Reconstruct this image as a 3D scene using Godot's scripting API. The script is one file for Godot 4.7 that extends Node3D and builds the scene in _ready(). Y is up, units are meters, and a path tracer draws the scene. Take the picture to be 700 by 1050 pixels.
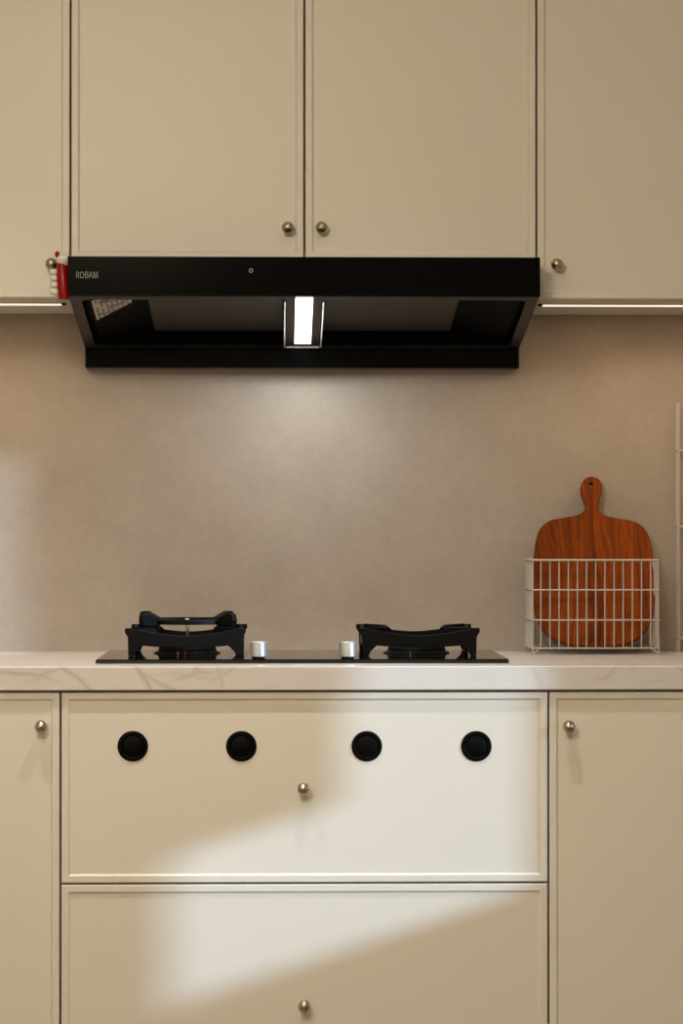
extends Node3D
# Kitchen cooking zone. x right, y up, z from the tiled back wall (z = 0) towards the room.

const CAM := Vector3(-0.043, 1.109, 5.4)
const FOCAL := 2661.0            # focal length in pixels of the 700 x 1050 frame
const PITCH := 0.0075            # radians up
const YAW := -0.0233             # radians (to the right)
const TOP := 0.86                # worktop height
const FACE := 0.60               # front plane of the base units
const UFACE := 0.38              # front plane of the wall units
const UBOT := 1.561              # underside of the wall units

var M := {}
var names := {}

# ------------------------------------------------------------------ helpers
func numbered(called: String) -> String:
	if not names.has(called):
		names[called] = 0
		return called
	names[called] += 1
	return "%s_%03d" % [called, names[called]]

func tag(o: Node, label: String, category: String, group := "") -> void:
	o.set_meta("label", label)
	o.set_meta("category", category)
	if group != "":
		o.set_meta("group", group)

func thing(called: String, label: String, category: String, at := Vector3.ZERO, group := "") -> Node3D:
	var o := Node3D.new()
	o.name = numbered(called)
	add_child(o)
	o.position = at
	tag(o, label, category, group)
	return o

func begin() -> SurfaceTool:
	var st := SurfaceTool.new()
	st.begin(Mesh.PRIMITIVE_TRIANGLES)
	st.set_smooth_group(-1)
	return st

func finish(st: SurfaceTool) -> ArrayMesh:
	st.generate_normals()
	return st.commit()

func put(called: String, mesh: Mesh, m: Material, parent: Node, at := Vector3.ZERO) -> MeshInstance3D:
	var o := MeshInstance3D.new()
	o.mesh = mesh
	o.material_override = m
	o.name = called
	o.cast_shadow = GeometryInstance3D.SHADOW_CASTING_SETTING_ON
	parent.add_child(o, true)
	o.position = at
	return o

func part(called: String, st: SurfaceTool, m: Material, parent: Node, at := Vector3.ZERO) -> MeshInstance3D:
	return put(called, finish(st), m, parent, at)

# a part whose shape was laid out in world coordinates
func wpart(called: String, st: SurfaceTool, m: Material, parent: Node3D) -> MeshInstance3D:
	return put(called, finish(st), m, parent, -parent.position)

func struct(called: String, st: SurfaceTool, m: Material) -> MeshInstance3D:
	var o := put(called, finish(st), m, self)
	o.set_meta("kind", "structure")
	return o

func poly(st: SurfaceTool, pts: Array, out: Vector3, uvs: Array = []) -> void:
	var n := Vector3.ZERO
	for i in range(1, pts.size() - 1):
		n += (pts[i] - pts[0]).cross(pts[i + 1] - pts[0])
	var flip := n.dot(out) > 0.0
	for i in range(1, pts.size() - 1):
		var ids := [0, i + 1, i] if flip else [0, i, i + 1]
		for k in ids:
			if uvs.size():
				st.set_uv(uvs[k])
			st.add_vertex(pts[k])

# chamfered box
func cbox(st: SurfaceTool, lo: Vector3, hi: Vector3, c := 0.0015, xf := Transform3D.IDENTITY) -> void:
	var ctr := (lo + hi) * 0.5
	var h := (hi - lo) * 0.5
	c = minf(c, minf(h.x, minf(h.y, h.z)) * 0.9)
	for ax in 3:
		var b := (ax + 1) % 3
		var d := (ax + 2) % 3
		for s in [-1.0, 1.0]:
			var pts := []
			for q in [[-1, -1], [1, -1], [1, 1], [-1, 1]]:
				var p := Vector3.ZERO
				p[ax] = s * h[ax]
				p[b] = q[0] * (h[b] - c)
				p[d] = q[1] * (h[d] - c)
				pts.append(xf * (ctr + p))
			var n := Vector3.ZERO
			n[ax] = s
			poly(st, pts, xf.basis * n)
		if c <= 0.0:
			continue
		for s in [-1.0, 1.0]:
			for t in [-1.0, 1.0]:
				var pts := []
				for e in [[-1, 0], [1, 0], [1, 1], [-1, 1]]:
					var p := Vector3.ZERO
					p[ax] = e[0] * (h[ax] - c)
					p[b] = s * (h[b] - (c if e[1] == 0 else 0.0))
					p[d] = t * (h[d] - (0.0 if e[1] == 0 else c))
					pts.append(xf * (ctr + p))
				var n := Vector3.ZERO
				n[b] = s
				n[d] = t
				poly(st, pts, xf.basis * n)
	if c > 0.0:
		for sx in [-1.0, 1.0]:
			for sy in [-1.0, 1.0]:
				for sz in [-1.0, 1.0]:
					var s := Vector3(sx, sy, sz)
					var pts := []
					for ax in 3:
						var p := Vector3(sx * (h.x - c), sy * (h.y - c), sz * (h.z - c))
						p[ax] = s[ax] * h[ax]
						pts.append(xf * (ctr + p))
					poly(st, pts, xf.basis * s)

# revolve a profile of (radius, height), running from the bottom centre round to the top centre
func lathe(st: SurfaceTool, prof: Array, xf := Transform3D.IDENTITY, segs := 32) -> void:
	var grp := 0
	st.set_smooth_group(grp)
	for i in prof.size() - 1:
		var a: Vector2 = prof[i]
		var b: Vector2 = prof[i + 1]
		if i > 0:
			var d0: Vector2 = (a - prof[i - 1]).normalized()
			if absf(d0.angle_to((b - a).normalized())) > 0.62:
				grp += 1
				st.set_smooth_group(grp)
		for k in segs:
			var t0 := TAU * k / segs
			var t1 := TAU * (k + 1) / segs
			var e0 := Vector3(cos(t0), 0, sin(t0))
			var e1 := Vector3(cos(t1), 0, sin(t1))
			var pts := []
			pts.append(xf * (e0 * a.x + Vector3(0, a.y, 0)))
			if a.x > 1e-6:
				pts.append(xf * (e1 * a.x + Vector3(0, a.y, 0)))
			if b.x > 1e-6:
				pts.append(xf * (e1 * b.x + Vector3(0, b.y, 0)))
			if b.x > 1e-6 or a.x > 1e-6:
				pts.append(xf * (e0 * b.x + Vector3(0, b.y, 0)))
			var mid := (e0 + e1).normalized()
			var n := mid * (b.y - a.y) - Vector3(0, b.x - a.x, 0)
			poly(st, pts, xf.basis * n)
	st.set_smooth_group(-1)

func tube(st: SurfaceTool, pts: Array, r: float, segs := 8, closed := false) -> void:
	st.set_smooth_group(1)
	var rings := []
	var n := pts.size()
	var side := Vector3.ZERO
	for i in n:
		var prev: Vector3 = pts[(i - 1 + n) % n] if (closed or i > 0) else pts[0]
		var nxt: Vector3 = pts[(i + 1) % n] if (closed or i < n - 1) else pts[n - 1]
		var t := (nxt - prev).normalized()
		if side == Vector3.ZERO:
			side = t.cross(Vector3.UP if absf(t.y) < 0.9 else Vector3.RIGHT).normalized()
		side = (side - t * side.dot(t)).normalized()
		var up := t.cross(side)
		var ring := []
		for k in segs:
			var a := TAU * k / segs
			ring.append(pts[i] + (side * cos(a) + up * sin(a)) * r)
		rings.append(ring)
	for i in (n if closed else n - 1):
		var j := (i + 1) % n
		for k in segs:
			var k2 := (k + 1) % segs
			var q := [rings[i][k], rings[i][k2], rings[j][k2], rings[j][k]]
			var mid: Vector3 = (q[0] + q[1] + q[2] + q[3]) * 0.25 - (pts[i] + pts[j]) * 0.5
			poly(st, q, mid)
	st.set_smooth_group(-1)
	if not closed:
		poly(st, rings[0], pts[0] - pts[1])
		poly(st, rings[n - 1], pts[n - 1] - pts[n - 2])

func inset(p: PackedVector2Array, d: float) -> PackedVector2Array:
	var area := 0.0
	var n := p.size()
	for i in n:
		area += p[i].cross(p[(i + 1) % n])
	var s := 1.0 if area > 0.0 else -1.0
	var r := PackedVector2Array()
	for i in n:
		var a := (p[i] - p[(i - 1 + n) % n]).normalized()
		var b := (p[(i + 1) % n] - p[i]).normalized()
		var na := Vector2(-a.y, a.x) * s
		var nb := Vector2(-b.y, b.x) * s
		var m := (na + nb)
		m = m.normalized() / maxf(0.5, m.normalized().dot(na))
		r.append(p[i] + m * d)
	return r

# polygon in the xy plane, thickness along +z, chamfered rims; uv = xy
func prism(st: SurfaceTool, p: PackedVector2Array, t: float, c: float, xf := Transform3D.IDENTITY) -> void:
	var q := inset(p, c) if c > 0.0 else p
	var tri := Geometry2D.triangulate_polygon(q)
	for face in 2:
		var z := t if face == 1 else 0.0
		for i in range(0, tri.size(), 3):
			var pts := []
			var uv := []
			for k in 3:
				var v := q[tri[i + k]]
				pts.append(xf * Vector3(v.x, v.y, z))
				uv.append(v)
			poly(st, pts, xf.basis * Vector3(0, 0, 1 if face == 1 else -1), uv)
	var area := 0.0
	var n := p.size()
	for i in n:
		area += p[i].cross(p[(i + 1) % n])
	var s := 1.0 if area > 0.0 else -1.0
	var levels := [[q, 0.0], [p, c], [p, t - c], [q, t]] if c > 0.0 else [[p, 0.0], [p, t]]
	for l in levels.size() - 1:
		for i in n:
			var j := (i + 1) % n
			var e: Vector2 = p[j] - p[i]
			var out := Vector3(e.y, -e.x, 0) * s
			if c > 0.0 and l == 0:
				out = out.normalized() + Vector3(0, 0, -1)
			elif c > 0.0 and l == 2:
				out = out.normalized() + Vector3(0, 0, 1)
			var a: PackedVector2Array = levels[l][0]
			var b: PackedVector2Array = levels[l + 1][0]
			var za: float = levels[l][1]
			var zb: float = levels[l + 1][1]
			poly(st, [xf * Vector3(a[i].x, a[i].y, za), xf * Vector3(a[j].x, a[j].y, za), xf * Vector3(b[j].x, b[j].y, zb), xf * Vector3(b[i].x, b[i].y, zb)], xf.basis * out, [a[i], a[j], b[j], b[i]])

func rrect(x0: float, x1: float, y0: float, y1: float, r: float, n := 5) -> PackedVector2Array:
	var out := PackedVector2Array()
	for q in [[x1 - r, y1 - r, 0.0], [x0 + r, y1 - r, 0.5], [x0 + r, y0 + r, 1.0], [x1 - r, y0 + r, 1.5]]:
		for k in n + 1:
			var a: float = PI * (q[2] + 0.5 * k / n)
			out.append(Vector2(q[0] + cos(a) * r, q[1] + sin(a) * r))
	return out

# frame between two matching loops, from height za to zb
func ring(st: SurfaceTool, outer: PackedVector2Array, inner: PackedVector2Array, za: float, zb: float, xf := Transform3D.IDENTITY) -> void:
	var n := outer.size()
	var v := func(p: Vector2, z: float): return xf * Vector3(p.x, p.y, z)
	for i in n:
		var j := (i + 1) % n
		var e := outer[j] - outer[i]
		var f := inner[j] - inner[i]
		poly(st, [v.call(outer[i], zb), v.call(outer[j], zb), v.call(inner[j], zb), v.call(inner[i], zb)], xf.basis * Vector3(0, 0, zb - za))
		poly(st, [v.call(outer[i], za), v.call(outer[j], za), v.call(inner[j], za), v.call(inner[i], za)], xf.basis * Vector3(0, 0, za - zb))
		poly(st, [v.call(outer[i], za), v.call(outer[j], za), v.call(outer[j], zb), v.call(outer[i], zb)], xf.basis * Vector3(e.y, -e.x, 0))
		poly(st, [v.call(inner[i], za), v.call(inner[j], za), v.call(inner[j], zb), v.call(inner[i], zb)], xf.basis * Vector3(-f.y, f.x, 0))

# pixel of the photograph -> point on a plane
func cast(px: float, py: float, plane: Plane) -> Vector3:
	var b := Basis.from_euler(Vector3(PITCH, YAW, 0))
	var d := b * Vector3((px - 350.0) / FOCAL, (525.0 - py) / FOCAL, -1.0)
	return plane.intersects_ray(CAM, d)

func at(px: float, py: float, z: float) -> Vector3:
	return cast(px, py, Plane(Vector3(0, 0, 1), z))

func on_top(px: float, py: float, y: float) -> Vector3:
	return cast(px, py, Plane(Vector3(0, 1, 0), y))

# ------------------------------------------------------------------ materials
func mat(c: Color, rough: float, metal := 0.0, spec := 0.5) -> StandardMaterial3D:
	var m := StandardMaterial3D.new()
	m.albedo_color = c
	m.roughness = rough
	m.metallic = metal
	m.metallic_specular = spec
	return m

func noise(seed_: int, freq: float, octaves := 4, type := FastNoiseLite.TYPE_SIMPLEX_SMOOTH) -> FastNoiseLite:
	var n := FastNoiseLite.new()
	n.seed = seed_
	n.frequency = freq
	n.noise_type = type
	n.fractal_octaves = octaves
	return n

func tex(im: Image) -> ImageTexture:
	return ImageTexture.create_from_image(im)

# honed sintered stone of the back wall: fine grain, faint clouds
func stone_material() -> StandardMaterial3D:
	var s := 1024
	var im := Image.create(s, s, false, Image.FORMAT_RGB8)
	var clouds := noise(11, 0.006, 3).get_seamless_image(s, s)
	var mid := noise(14, 0.035, 3).get_seamless_image(s, s)
	var fine := noise(12, 0.16, 2).get_seamless_image(s, s)
	var base := Color(0.675, 0.625, 0.57)
	for y in s:
		for x in s:
			var v := 1.0 + (clouds.get_pixel(x, y).r - 0.5) * 0.05 + (mid.get_pixel(x, y).r - 0.5) * 0.035 + (fine.get_pixel(x, y).r - 0.5) * 0.05
			im.set_pixel(x, y, Color(base.r * v, base.g * v, base.b * (v - (clouds.get_pixel(y, x).r - 0.5) * 0.02)))
	var m := mat(Color.WHITE, 0.55)
	m.albedo_texture = tex(im)
	m.uv1_triplanar = true
	m.uv1_world_triplanar = true
	m.uv1_scale = Vector3.ONE * 1.0
	return m

# white engineered marble with a few soft grey-brown veins; u runs along the worktop, v down the front edge
func marble_material(x0: float, x1: float, vlen: float) -> StandardMaterial3D:
	var w := 1536
	var h := 512
	var base := Color(0.845, 0.825, 0.80)
	var dark := Color(0.60, 0.53, 0.45)
	var density := PackedFloat32Array()
	density.resize(w * h)
	var rng := RandomNumberGenerator.new()
	rng.seed = 77
	var sx := w / (x1 - x0)
	var sy := h / vlen
	# each vein: start (x in metres, v in metres), heading, length, strength
	var front := vlen - 0.05
	var veins := [
		[-0.60, front + 0.014, 0.03, 0.16, 0.75], [-0.57, front - 0.10, 0.35, 0.35, 0.7], [-0.52, front + 0.036, -0.25, 0.09, 0.5],
		[-0.33, front - 0.03, 0.8, 0.12, 0.8], [-0.31, front + 0.006, 0.55, 0.1, 0.6], [-0.25, front + 0.034, -0.35, 0.1, 0.65], [-0.22, front + 0.03, -0.8, 0.07, 0.6],
		[-0.16, front + 0.004, 1.2, 0.05, 0.55], [-0.19, front + 0.04, -0.5, 0.09, 0.45], [-0.30, front + 0.02, 0.0, 0.18, 0.35],
		[0.41, front - 0.02, 1.3, 0.09, 0.3], [0.53, front + 0.036, -0.5, 0.07, 0.5], [0.60, front + 0.012, -0.3, 0.05, 0.45], [0.62, front + 0.036, -0.1, 0.06, 0.35], [0.68, front + 0.002, 0.4, 0.03, 0.5],
		[0.1, 0.1, 0.2, 0.5, 0.5], [-0.9, 0.2, 0.5, 0.6, 0.6], [0.75, 0.3, 0.3, 0.4, 0.5], [-0.7, 0.4, -0.1, 0.6, 0.5], [0.2, 0.58, -0.1, 0.3, 0.35]]
	for ve in veins:
		var p := Vector2(ve[0], ve[1])
		var dirn: float = ve[2]
		var total: float = ve[3]
		var steps := int(total / 0.0008)
		for s in steps:
			dirn += rng.randfn(0.0, 0.045) + (ve[2] - dirn) * 0.01
			p += Vector2(cos(dirn), sin(dirn)) * 0.0008
			var k: float = ve[4] * sin(PI * clampf((s + 6.0) / (steps + 12.0), 0, 1))
			var wd := 0.0022 + 0.0022 * absf(sin(s * 0.013 + ve[0] * 9.0))
			var cx := (p.x - x0) * sx
			var cy := p.y * sy
			var r := int(ceil(wd * 3.0 * maxf(sx, sy)))
			for iy in range(maxi(0, int(cy) - r), mini(h, int(cy) + r + 1)):
				for ix in range(maxi(0, int(cx) - r), mini(w, int(cx) + r + 1)):
					var dx := (ix + 0.5 - cx) / sx
					var dy := (iy + 0.5 - cy) / sy
					var d := exp(-(dx * dx + dy * dy) / (wd * wd)) * k
					if d > density[iy * w + ix]:
						density[iy * w + ix] = d
	var im := Image.create(w, h, false, Image.FORMAT_RGB8)
	var cl := noise(5, 0.012, 4)
	for y in h:
		for x in w:
			var c := cl.get_noise_2d(x, y * 0.8)
			var t := clampf(density[y * w + x] * 0.46 + maxf(0.0, c - 0.1) * 0.14, 0.0, 1.0)
			var col := base.lerp(dark, t)
			var g := 1.0 + c * 0.015
			im.set_pixel(x, y, Color(col.r * g, col.g * g, col.b * g))
	var m := mat(Color.WHITE, 0.28)
	m.albedo_texture = tex(im)
	return m

# oiled hardwood, grain along v
func wood_material() -> StandardMaterial3D:
	var w := 512
	var h := 768
	var im := Image.create(w, h, false, Image.FORMAT_RGB8)
	var warp := noise(3, 0.006, 3)
	var fig := noise(4, 0.02, 3)
	var pore := noise(6, 0.25, 2)
	var a := Color(0.60, 0.285, 0.03)
	var b := Color(0.26, 0.085, 0.008)
	for y in h:
		for x in w:
			var u := x + warp.get_noise_2d(x * 0.8, y * 0.16) * 70.0
			var cath := absf(u - w * 0.53) * (1.0 + 0.25 * sin(y * 0.004))
			var rings := 0.5 + 0.5 * sin(cath * 0.22 + fig.get_noise_2d(u * 1.2, y * 0.04) * 4.0)
			var t := 0.22 + 0.26 * pow(rings, 2.5)
			t += clampf(1.0 - absf(u - w * 0.50) / 34.0, 0, 1) * 0.30 * (0.6 + 0.4 * rings)
			t += pore.get_noise_2d(x * 1.3, y * 0.05) * 0.22 + fig.get_noise_2d(x * 0.5, y * 0.03) * 0.3
			im.set_pixel(x, y, a.lerp(b, clampf(t, 0, 1)))
	var m := mat(Color.WHITE, 0.42, 0.0, 0.25)
	m.albedo_texture = tex(im)
	return m

func sticker_material() -> StandardMaterial3D:
	var w := 192
	var h := 64
	var im := Image.create(w, h, false, Image.FORMAT_RGB8)
	im.fill(Color(0.80, 0.76, 0.70))
	var rng := RandomNumberGenerator.new()
	rng.seed = 9
	for row in 7:
		var x := 6
		while x < w - 14:
			var len_ := rng.randi_range(4, 15)
			if rng.randf() < 0.8:
				im.fill_rect(Rect2i(x, 5 + row * 8, len_, 4), Color(0.32, 0.30, 0.30) if rng.randf() < 0.8 else Color(0.45, 0.30, 0.26))
			x += len_ + 4
	im.fill_rect(Rect2i(10, 12, 22, 26), Color(0.62, 0.42, 0.36))
	im.fill_rect(Rect2i(44, 30, 12, 26), Color(0.25, 0.36, 0.52))
	im.fill_rect(Rect2i(150, 6, 30, 44), Color(0.30, 0.40, 0.52))
	im.fill_rect(Rect2i(156, 14, 12, 20), Color(0.72, 0.70, 0.66))
	im.fill_rect(Rect2i(84, 8, 34, 30), Color(0.46, 0.47, 0.46))
	var m := mat(Color.WHITE, 0.5)
	m.albedo_texture = tex(im)
	return m

func floor_material() -> StandardMaterial3D:
	var s := 512
	var im := Image.create(s, s, false, Image.FORMAT_RGB8)
	var cl := noise(21, 0.01, 4).get_seamless_image(s, s)
	for y in s:
		for x in s:
			var v := 0.95 + 0.1 * cl.get_pixel(x, y).r
			im.set_pixel(x, y, Color(0.40 * v, 0.355 * v, 0.31 * v))
	var m := mat(Color.WHITE, 0.35)
	m.albedo_texture = tex(im)
	m.uv1_triplanar = true
	m.uv1_world_triplanar = true
	m.uv1_scale = Vector3.ONE * 0.8
	return m

func glow(c: Color, e: float) -> StandardMaterial3D:
	var m := mat(Color(0.9, 0.9, 0.88), 0.4)
	m.emission_enabled = true
	m.emission = c
	m.emission_energy_multiplier = e
	return m

func make_materials() -> void:
	M.cream = mat(Color(0.872, 0.845, 0.79), 0.42)
	M.carcass = mat(Color(0.82, 0.78, 0.70), 0.6)
	M.stone = stone_material()
	M.paint = mat(Color(0.88, 0.855, 0.81), 0.9)
	M.ceiling = mat(Color(0.93, 0.92, 0.90), 0.95)
	M.floor = floor_material()
	M.nickel = mat(Color(0.72, 0.67, 0.60), 0.30, 1.0)
	M.black_glass = mat(Color(0.016, 0.015, 0.014), 0.10, 0.0, 0.3)
	M.black_metal = mat(Color(0.045, 0.042, 0.04), 0.38, 0.0, 0.35)
	M.rim_metal = mat(Color(0.145, 0.125, 0.11), 0.45, 0.0, 0.4)
	M.filter = mat(Color(0.20, 0.175, 0.155), 0.5)
	M.cavity = mat(Color(0.015, 0.014, 0.013), 0.55, 0.0, 0.12)
	M.chrome = mat(Color(0.75, 0.75, 0.75), 0.22, 1.0)
	M.print = mat(Color(0.52, 0.52, 0.50), 0.5)
	M.hob = mat(Color(0.045, 0.042, 0.04), 0.045)
	M.iron = mat(Color(0.028, 0.028, 0.030), 0.5, 0.0, 0.28)
	M.burner = mat(Color(0.03, 0.028, 0.027), 0.5, 0.0, 0.3)
	M.brass = mat(Color(0.35, 0.28, 0.18), 0.4, 1.0)
	M.steel = mat(Color(0.80, 0.79, 0.77), 0.25, 1.0)
	M.alu = mat(Color(0.84, 0.84, 0.82), 0.36, 0.7)
	M.rubber = mat(Color(0.018, 0.017, 0.016), 0.5, 0.0, 0.22)
	M.wire = mat(Color(0.76, 0.73, 0.69), 0.35, 0.2)
	M.red = mat(Color(0.56, 0.006, 0.012), 0.3, 0.0, 0.4)
	M.white_plastic = mat(Color(0.86, 0.84, 0.80), 0.4)
	M.ceramic_red = mat(Color(0.62, 0.10, 0.04), 0.5)
	M.window_frame = mat(Color(0.85, 0.84, 0.82), 0.5)
	M.blind = mat(Color(0.78, 0.75, 0.69), 0.9)
	var g := mat(Color(0.9, 0.95, 0.95, 0.06), 0.02)
	g.transparency = BaseMaterial3D.TRANSPARENCY_ALPHA
	M.pane = g

# ------------------------------------------------------------------ room
func build_room() -> void:
	var xl := -2.4
	var xr := 2.4
	var zb := 8.6
	var hc := 2.6
	var t := 0.2
	var st := begin()
	cbox(st, Vector3(xl - t, -t, -t), Vector3(xr + t, 0, zb + t), 0)
	struct("floor", st, M.floor)
	st = begin()
	cbox(st, Vector3(xl - t, hc, -t), Vector3(xr + t, hc + t, zb + t), 0)
	struct("ceiling", st, M.ceiling)
	st = begin()
	cbox(st, Vector3(xl - t, 0, -t), Vector3(xr + t, hc, 0), 0)
	struct("wall_back", st, M.stone)
	st = begin()
	cbox(st, Vector3(xl - t, 0, zb), Vector3(xr + t, hc, zb + t), 0)
	struct("wall_front", st, M.paint)
	st = begin()
	cbox(st, Vector3(xl - t, 0, 0), Vector3(xl, hc, zb), 0)
	struct("wall_left", st, M.paint)
	# the right wall has a narrow window that lets the low sun in
	var z0 := 1.776
	var z1 := 2.293
	var y0 := 1.082
	var y1 := 2.29
	st = begin()
	cbox(st, Vector3(xr, 0, 0), Vector3(xr + t, hc, z0), 0)
	cbox(st, Vector3(xr, 0, z1), Vector3(xr + t, hc, zb), 0)
	cbox(st, Vector3(xr, 0, z0), Vector3(xr + t, y0, z1), 0)
	cbox(st, Vector3(xr, y1, z0), Vector3(xr + t, hc, z1), 0)
	struct("wall_right", st, M.paint)
	st = begin()
	var f := 0.012
	var xa := xr + 0.13
	var xb := xr + 0.16
	cbox(st, Vector3(xa, y0, z0), Vector3(xb, y0 + f, z1), 0.002)
	cbox(st, Vector3(xa, y1 - f, z0), Vector3(xb, y1, z1), 0.002)
	cbox(st, Vector3(xa, y0 + f, z0), Vector3(xb, y1 - f, z0 + f), 0.002)
	cbox(st, Vector3(xa, y0 + f, z1 - f), Vector3(xb, y1 - f, z1), 0.002)
	var win := struct("window_1", st, M.window_frame)
	st = begin()
	cbox(st, Vector3(xr + 0.142, y0 + f, z0 + f), Vector3(xr + 0.146, y1 - f, z1 - f), 0)
	part("pane", st, M.pane, win)
	# added unseen blind cuts the sun beam at the window half away from the hob
	var bl := thing("added_sun_blind", "added unseen beige roller blind shaping the sun beam at side window", "blind", Vector3(xr - 0.02, y1, 2.145))
	st = begin()
	cbox(st, Vector3(xr - 0.012, 1.36, 1.977), Vector3(xr - 0.010, y1 + 0.05, 2.31), 0)
	wpart("fabric", st, M.blind, bl)
	st = begin()
	lathe(st, [Vector2(0, 0), Vector2(0.022, 0), Vector2(0.022, 0.33), Vector2(0, 0.33)], Transform3D(Basis(Vector3(1, 0, 0), PI / 2), Vector3(xr - 0.026, y1 + 0.06, 1.985)), 20)
	wpart("roller", st, M.window_frame, bl)
	st = begin()
	cbox(st, Vector3(xr - 0.016, 1.35, 1.977), Vector3(xr - 0.006, 1.362, 2.31), 0.002)
	wpart("bottom_bar", st, M.window_frame, bl)

# ------------------------------------------------------------------ lamps of the ceiling and added fill lamps
func build_ceiling_lamps() -> void:
	var warm := Color(1.0, 0.97, 0.92)
	for i in DOWNLIGHTS.size():
		var p: Vector3 = DOWNLIGHTS[i]
		var d := thing("downlight", "small round recessed ceiling downlight " + ["above the hob", "above the cabinet left of the hob"][i], "downlight", p)
		var st := begin()
		lathe(st, [Vector2(0.028, 0.012), Vector2(0.030, -0.004), Vector2(0.044, -0.004), Vector2(0.046, 0.0), Vector2(0.046, 0.004), Vector2(0.028, 0.012)], Transform3D.IDENTITY, 28)
		part("trim_ring", st, M.window_frame, d)
		st = begin()
		lathe(st, [Vector2(0, 0.0), Vector2(0.028, 0.0), Vector2(0.028, 0.003), Vector2(0, 0.003)], Transform3D.IDENTITY, 24)
		part("lens", st, glow(warm, 3.0), d)
		var l := SpotLight3D.new()
		l.name = "spot_lamp"
		d.add_child(l)
		l.position = Vector3(0, -0.012, 0)
		l.rotation_degrees = Vector3(-90, 0, 0)
		l.spot_angle = 46.0
		l.spot_angle_attenuation = 0.9
		l.spot_range = 9.0
		l.spot_attenuation = 2.0
		l.light_size = 0.025
		l.light_color = warm
		l.light_energy = SPOT_ENERGY
		l.shadow_enabled = true
	var k := thing("added_fill_panel", "added unseen flat ceiling fill panel in the middle of the room", "added fill lamp", FILL_PANEL_AT)  # added panel, out of view, for broad soft room fill
	var hx := 1.3
	var hz := 1.0
	var st2 := begin()
	ring(st2, rrect(-hx, hx, -hz, hz, 0.01, 2), rrect(-hx + 0.03, hx - 0.03, -hz + 0.03, hz - 0.03, 0.005, 2), -0.03, 0.0, Transform3D(Basis(Vector3(1, 0, 0), PI / 2), Vector3(0, 0, 0)))
	part("frame", st2, M.window_frame, k)
	st2 = begin()
	cbox(st2, Vector3(-hx + 0.03, 0.0, -hz + 0.03), Vector3(hx - 0.03, 0.004, hz - 0.03), 0)
	part("diffuser", st2, glow(Color(1.0, 0.93, 0.82), 0.8), k)
	var a := AreaLight3D.new()
	a.name = "panel_fill"
	k.add_child(a)
	a.position = Vector3(0, -0.004, 0)
	a.rotation_degrees = Vector3(-90, 0, 0)
	a.area_size = Vector2(2 * hx - 0.1, 2 * hz - 0.1)
	a.area_range = 12.0
	a.light_color = Color(1.0, 0.94, 0.845)
	a.light_energy = FILL_PANEL_ENERGY
	a.shadow_enabled = true

	# added unseen paper lantern, soft fill for the upper fronts, left of the camera
	var pl := thing("added_fill_lantern", "added unseen fill lamp shaped as a round white paper lantern", "pendant lamp", FILL_LANTERN_AT)
	st2 = begin()
	var prof := []
	for q in 33:
		var t := -PI / 2 + PI * q / 32.0
		var rr := 0.23 + (0.0025 if q % 2 == 0 else -0.0015)
		prof.append(Vector2(maxf(0.0, cos(t)) * rr if q > 0 and q < 32 else 0.0, sin(t) * 0.22))
	lathe(st2, prof, Transform3D.IDENTITY, 40)
	part("fill_shade", st2, glow(Color(1.0, 0.93, 0.82), 1.2), pl)
	st2 = begin()
	tube(st2, [Vector3(0, 0.22, 0), Vector3(0, 2.598 - FILL_LANTERN_AT.y, 0)], 0.003, 8)
	part("cable", st2, M.rubber, pl)
	var ol := OmniLight3D.new()
	ol.name = "lantern_fill"
	pl.add_child(ol)
	ol.light_size = 0.2
	ol.light_color = Color(1.0, 0.94, 0.845)
	ol.light_energy = FILL_LANTERN_ENERGY
	ol.omni_range = 12.0
	ol.omni_attenuation = 2.0
	ol.shadow_enabled = true

# ------------------------------------------------------------------ cabinets
var knob_mesh: Mesh

func make_knob_mesh() -> void:
	var st := begin()
	var prof := [Vector2(0, 0), Vector2(0.0065, 0), Vector2(0.0060, 0.002), Vector2(0.0042, 0.006), Vector2(0.0042, 0.010), Vector2(0.0056, 0.0115)]
	var r := 0.0118
	var c := 0.0215
	var a0 := -1.06
	for k in 15:
		var a := lerpf(a0, PI / 2, k / 14.0)
		prof.append(Vector2(maxf(0.0, cos(a) * r) if k < 14 else 0.0, c + sin(a) * r))
	lathe(st, prof, Transform3D(Basis(Vector3(1, 0, 0), PI / 2), Vector3.ZERO), 32)
	knob_mesh = finish(st)

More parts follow.
